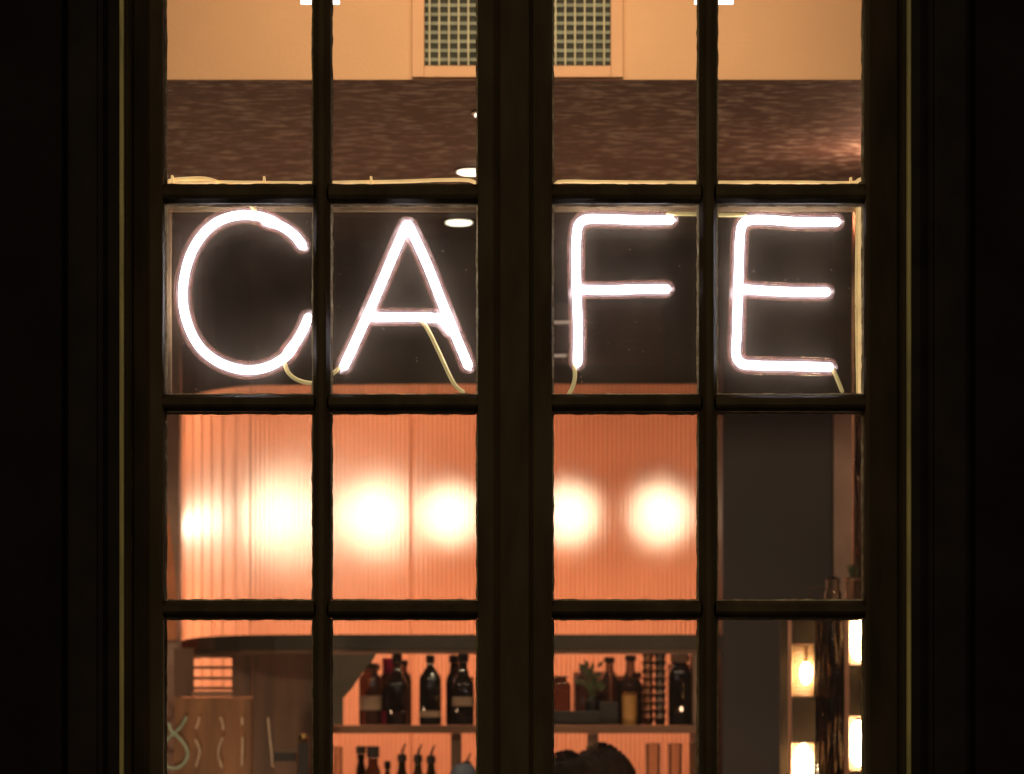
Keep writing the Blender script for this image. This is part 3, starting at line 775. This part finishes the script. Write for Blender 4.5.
# wavy glass rods inside the smoked bay
for k, (x, r) in enumerate(((820,2.0),(826,2.8),(833,3.4),(839,2.4))):
    pts = [P(x+random.uniform(-.8,.8), y, DR+.02+.006*k) for y in range(612, 1000, 24)]
    B().tube(pts, lambda q, r=r, k=k: S(r,DR)*(1+.35*math.sin(q*38+k*2)), 12).done('glass_rod', reedpost, rack, True)
# back of the rack
a = P(780,0,DR+.25); e = P(910,0,DR+.25)
B().box((a.x,a.y,.02), (e.x,a.y+.01,ztr-.005)).done('back_panel', black, rack)
def lantern(label, x0, x1, y0, y1, d, bx, by, bw, bh):
    base = P((x0+x1)/2, y1, d); w = S(x1-x0, d); h = S(y1-y0, d); D = .085
    t = thing('lantern', label, 'lantern', base, 'lit glass lanterns in the rack')
    xa, xb = base.x-w/2, base.x+w/2; y_ = base.y
    # ribbed amber back and sides
    b = B(); N = 26; vs = []; fs = []
    for k in range(N+1):
        z = base.z+h*k/N; off = .0016*(k%2)
        vs += [(xa+off*.5, y_, z), (xa+off*.5, y_+D-off, z), (xb-off*.5, y_+D-off, z), (xb-off*.5, y_, z)]
    for k in range(N):
        for j in range(3): fs.append((4*k+j, 4*k+j+1, 4*k+5+j, 4*k+4+j))
    b.raw(vs, fs).done('ribbed_glass', amberg, t)
    B().box((xa,y_,base.z-.003), (xb,y_+D,base.z), .0005).done('base_plate', copper, t)
    B().box((xa,y_,base.z+h), (xb,y_+D,base.z+h+.003), .0005).done('top_plate', copper, t)
    c = P(bx, by, d+.045); r = S(bw/2, d); hh = S(bh/2, d)
    B().lathe(c, [(r*math.cos(a_), hh*math.sin(a_)) for a_ in [math.radians(-86+17.2*k) for k in range(11)]], 16).done('bulb', bulbl, t, True)
    B().lathe(c+Vector((0,0,hh*.9)), [(r*.35,0),(r*.4,base.z+h-c.z-hh*.9-.001)], 12).done('socket', brass, t, True)
    B().box((xa+.001,y_-.004,base.z), (xb-.001,y_-.002,base.z+h)).done('front_glass', clearg, t)
lantern('amber lit lantern, upper one left of the smoked glass bay', 792.5,814,645,696,DR-.0+.012, 806,673,12,23)
lantern('bright lit lantern, lower one left of the smoked glass bay', 792.5,814,743.5,795,DR+.012, 803,768,19.5,50)
lantern('brightest lantern, upper one at the right edge of the window', 850.5,875,613,664,DR+.012, 858.5,638,19,46)
lantern('brilliant lantern, lower one at the right edge of the window', 850.5,875,716.5,770,DR+.012, 858.5,743,19,48)
# glassware standing on the rack
def top_pt(x, d): p = P(x,0,d); p.z = ztr+.0006; return p
c = top_pt(833,DR+.06)
t = thing('glass_pitcher', 'small clear glass pitcher with round handle on the rack top', 'pitcher', c)
B().lathe(c, [(S(8,DR),0),(S(9,DR),.004),(S(8.5,DR),.03),(S(6.5,DR),.038),(S(7,DR),.062)], 24).done('body', clearg, t, True)
B().tube([c+Vector((-S(8,DR),0,.012)), c+Vector((-S(17,DR),0,.008)), c+Vector((-S(23,DR),0,.018)), c+Vector((-S(24,DR),0,.034)), c+Vector((-S(18,DR),0,.043)), c+Vector((-S(7,DR),0,.040))], .0022, 8).done('handle', clearg, t, True)
B().lathe(c, [(S(7.2,DR),.0625),(S(7.6,DR),.065),(S(3,DR),.069),(S(1,DR),.072)], 20).done('lid', ggrey, t, True)
c = top_pt(856,DR+.05)
t = thing('glass_jar', 'square clear glass jar with copper rim at the right end of the rack top', 'jar', c)
B().lathe(c, [(S(10,DR),0),(S(10.4,DR),.003),(S(10.4,DR),.058)], 24, square=.7).done('body', clearg, t, True)
B().lathe(c, [(S(10.8,DR),.0585),(S(10.8,DR),.064),(S(9,DR),.066)], 24, square=.7).done('rim', copper, t, True)
b = B()
for k in range(14):
    q = c+Vector((random.uniform(-.014,.002),random.uniform(-.01,.01),.066)); 
    b.tube([q, q+Vector((random.uniform(-.012,.006),0,random.uniform(.012,.035)))], .0015, 5, False)
b.done('dried_sprig', leafm, t)
# tall wavy glass column above the rack
gp = thing('glass_column', 'tall wavy clear glass strip catching coral light at the right window edge', 'glass column', top_pt(862,DR+.13))
vs = []; fs = []; N = 70; K = 9
zA, zB = ztr+.001, FRONTZ-.7
for k in range(N+1):
    z = zA+(zB-zA)*k/N
    for j in range(K):
        x = P(853.5+ j*2.0,0,DR+.15).x + .0015*math.sin(k*.5)
        y = CAMY+DR+.13+.006*math.sin(j*1.9+k*.22)+.004*math.sin(k*.55+j)
        vs.append((x,y,z))
for k in range(N):
    for j in range(K-1): fs.append((k*K+j,k*K+j+1,(k+1)*K+j+1,(k+1)*K+j))
o = B().raw(vs, fs).done('wavy_glass', reedpost, gp, True)
sf = o.modifiers.new('thick','SOLIDIFY'); sf.thickness = .004
a = P(853,0,DR+.125)
B().box((a.x-.001,a.y,zA), (a.x+.003,a.y+.02,zB), .0008).done('edge_strip', copper, gp)

# ------------------------------------------------------------------ lamps and night light
def light(kind, name, loc, energy, col, **kw):
    l = bpy.data.lights.new(name, kind); l.energy = energy; l.color = col
    for k, v in kw.items(): setattr(l, k, v)
    o = bpy.data.objects.new(name, l); C.objects.link(o); o.location = loc; return o
def aim(o, to):
    o.rotation_euler = (Vector(to)-o.location).to_track_quat('-Z','Y').to_euler()
# ceiling spots above the front room wash the beam
for i, (x, tx, e) in enumerate(((-.75,-.45,44),(0,0,58),(.75,.45,44))):
    o = light('SPOT','spot_lamp', (x,.55,FRONTZ-.12), e, (1,.70,.42), spot_size=math.radians(75), spot_blend=1.0, shadow_soft_size=.05)
    aim(o, (tx,2.0,3.05))
    t = thing('ceiling_spotlight', ['black ceiling spotlight at left above the window','black ceiling spotlight in the middle above the window','black ceiling spotlight at right above the window'][i], 'spotlight', (x,.45,FRONTZ-.12), 'ceiling spotlights')
    B().lathe(Vector((x,.45,FRONTZ-.09)), [(.03,0),(.035,.002),(.035,.06),(.01,.085)], 20).done('housing', black, t, True)
# downlight beams
for d, X in ((8.41,-.05),(9.27,-.104),(10.19,-.15)):
    o = light('SPOT','downlight_lamp', (X,CAMY+d,Z_CEIL-.03), 9, (1,.74,.5), spot_size=math.radians(120), spot_blend=.8, shadow_soft_size=.03)
# unseen warm lights, added low in the room to brighten ceiling and woodwork from beneath
for (x, y, z, e) in ((-.9,3.0,1.15,14),(.6,3.0,1.15,12)):
    light('POINT','table_lamp', (x,y,z), e, (1,.60,.36), shadow_soft_size=.06)
sc_ = P(889,232,8.94)  # hidden lamp added to throw a coral patch on the ceiling
t = thing('wall_lamp', 'small coral wall lamp at the right side, above the lantern rack', 'lamp', sc_)
B().lathe(sc_, [(.01,-.05),(.03,-.045),(.035,.03),(.032,.032)], 20).done('lamp_shade', coral, t, True)
B().tube([sc_+Vector((.03,0,-.05)), sc_+Vector((.2,0,-.06)), Vector((XR,sc_.y,sc_.z-.06))], .006, 8, False).done('bracket', steel, t)
light('POINT','wall_lamp_light', sc_+Vector((0,0,.06)), 3.0, (1,.45,.28), shadow_soft_size=.03)
# street lamp down the road, outside
o = light('POINT','street_lamp_light', (-5.0,-9.0,5.0), 210, (1,.80,.42), shadow_soft_size=.15)
o = light('POINT','street_lamp_light', (6.5,-8.0,5.0), 190, (1,.80,.42), shadow_soft_size=.15)

w = bpy.data.worlds.new('World'); sc.world = w; w.use_nodes = True
bg = w.node_tree.nodes['Background']; bg.inputs[0].default_value = (.9,.62,.45,1); bg.inputs[1].default_value = .06

cam = bpy.data.cameras.new('camera'); co = bpy.data.objects.new('camera', cam); C.objects.link(co)
co.location = (0, CAMY, CAMZ); co.rotation_euler = (math.radians(90),0,0)
cam.sensor_width = 36; cam.lens = F/1024*36; cam.shift_y = (HZ-387)/1024
cam.clip_end = 1000; cam.clip_start = .05
cam.dof.use_dof = True; cam.dof.focus_distance = 6.02; cam.dof.aperture_fstop = 8
sc.camera = co
vs_ = sc.view_settings
vs_.view_transform = 'Standard'; vs_.look = 'None'; vs_.exposure = 0; vs_.gamma = 1; vs_.use_curve_mapping = False
cy = sc.cycles
cy.max_bounces = 10; cy.transparent_max_bounces = 24; cy.diffuse_bounces = 5; cy.glossy_bounces = 4
cy.sample_clamp_indirect = 4; cy.use_denoising = True
cy.caustics_reflective = False; cy.caustics_refractive = False
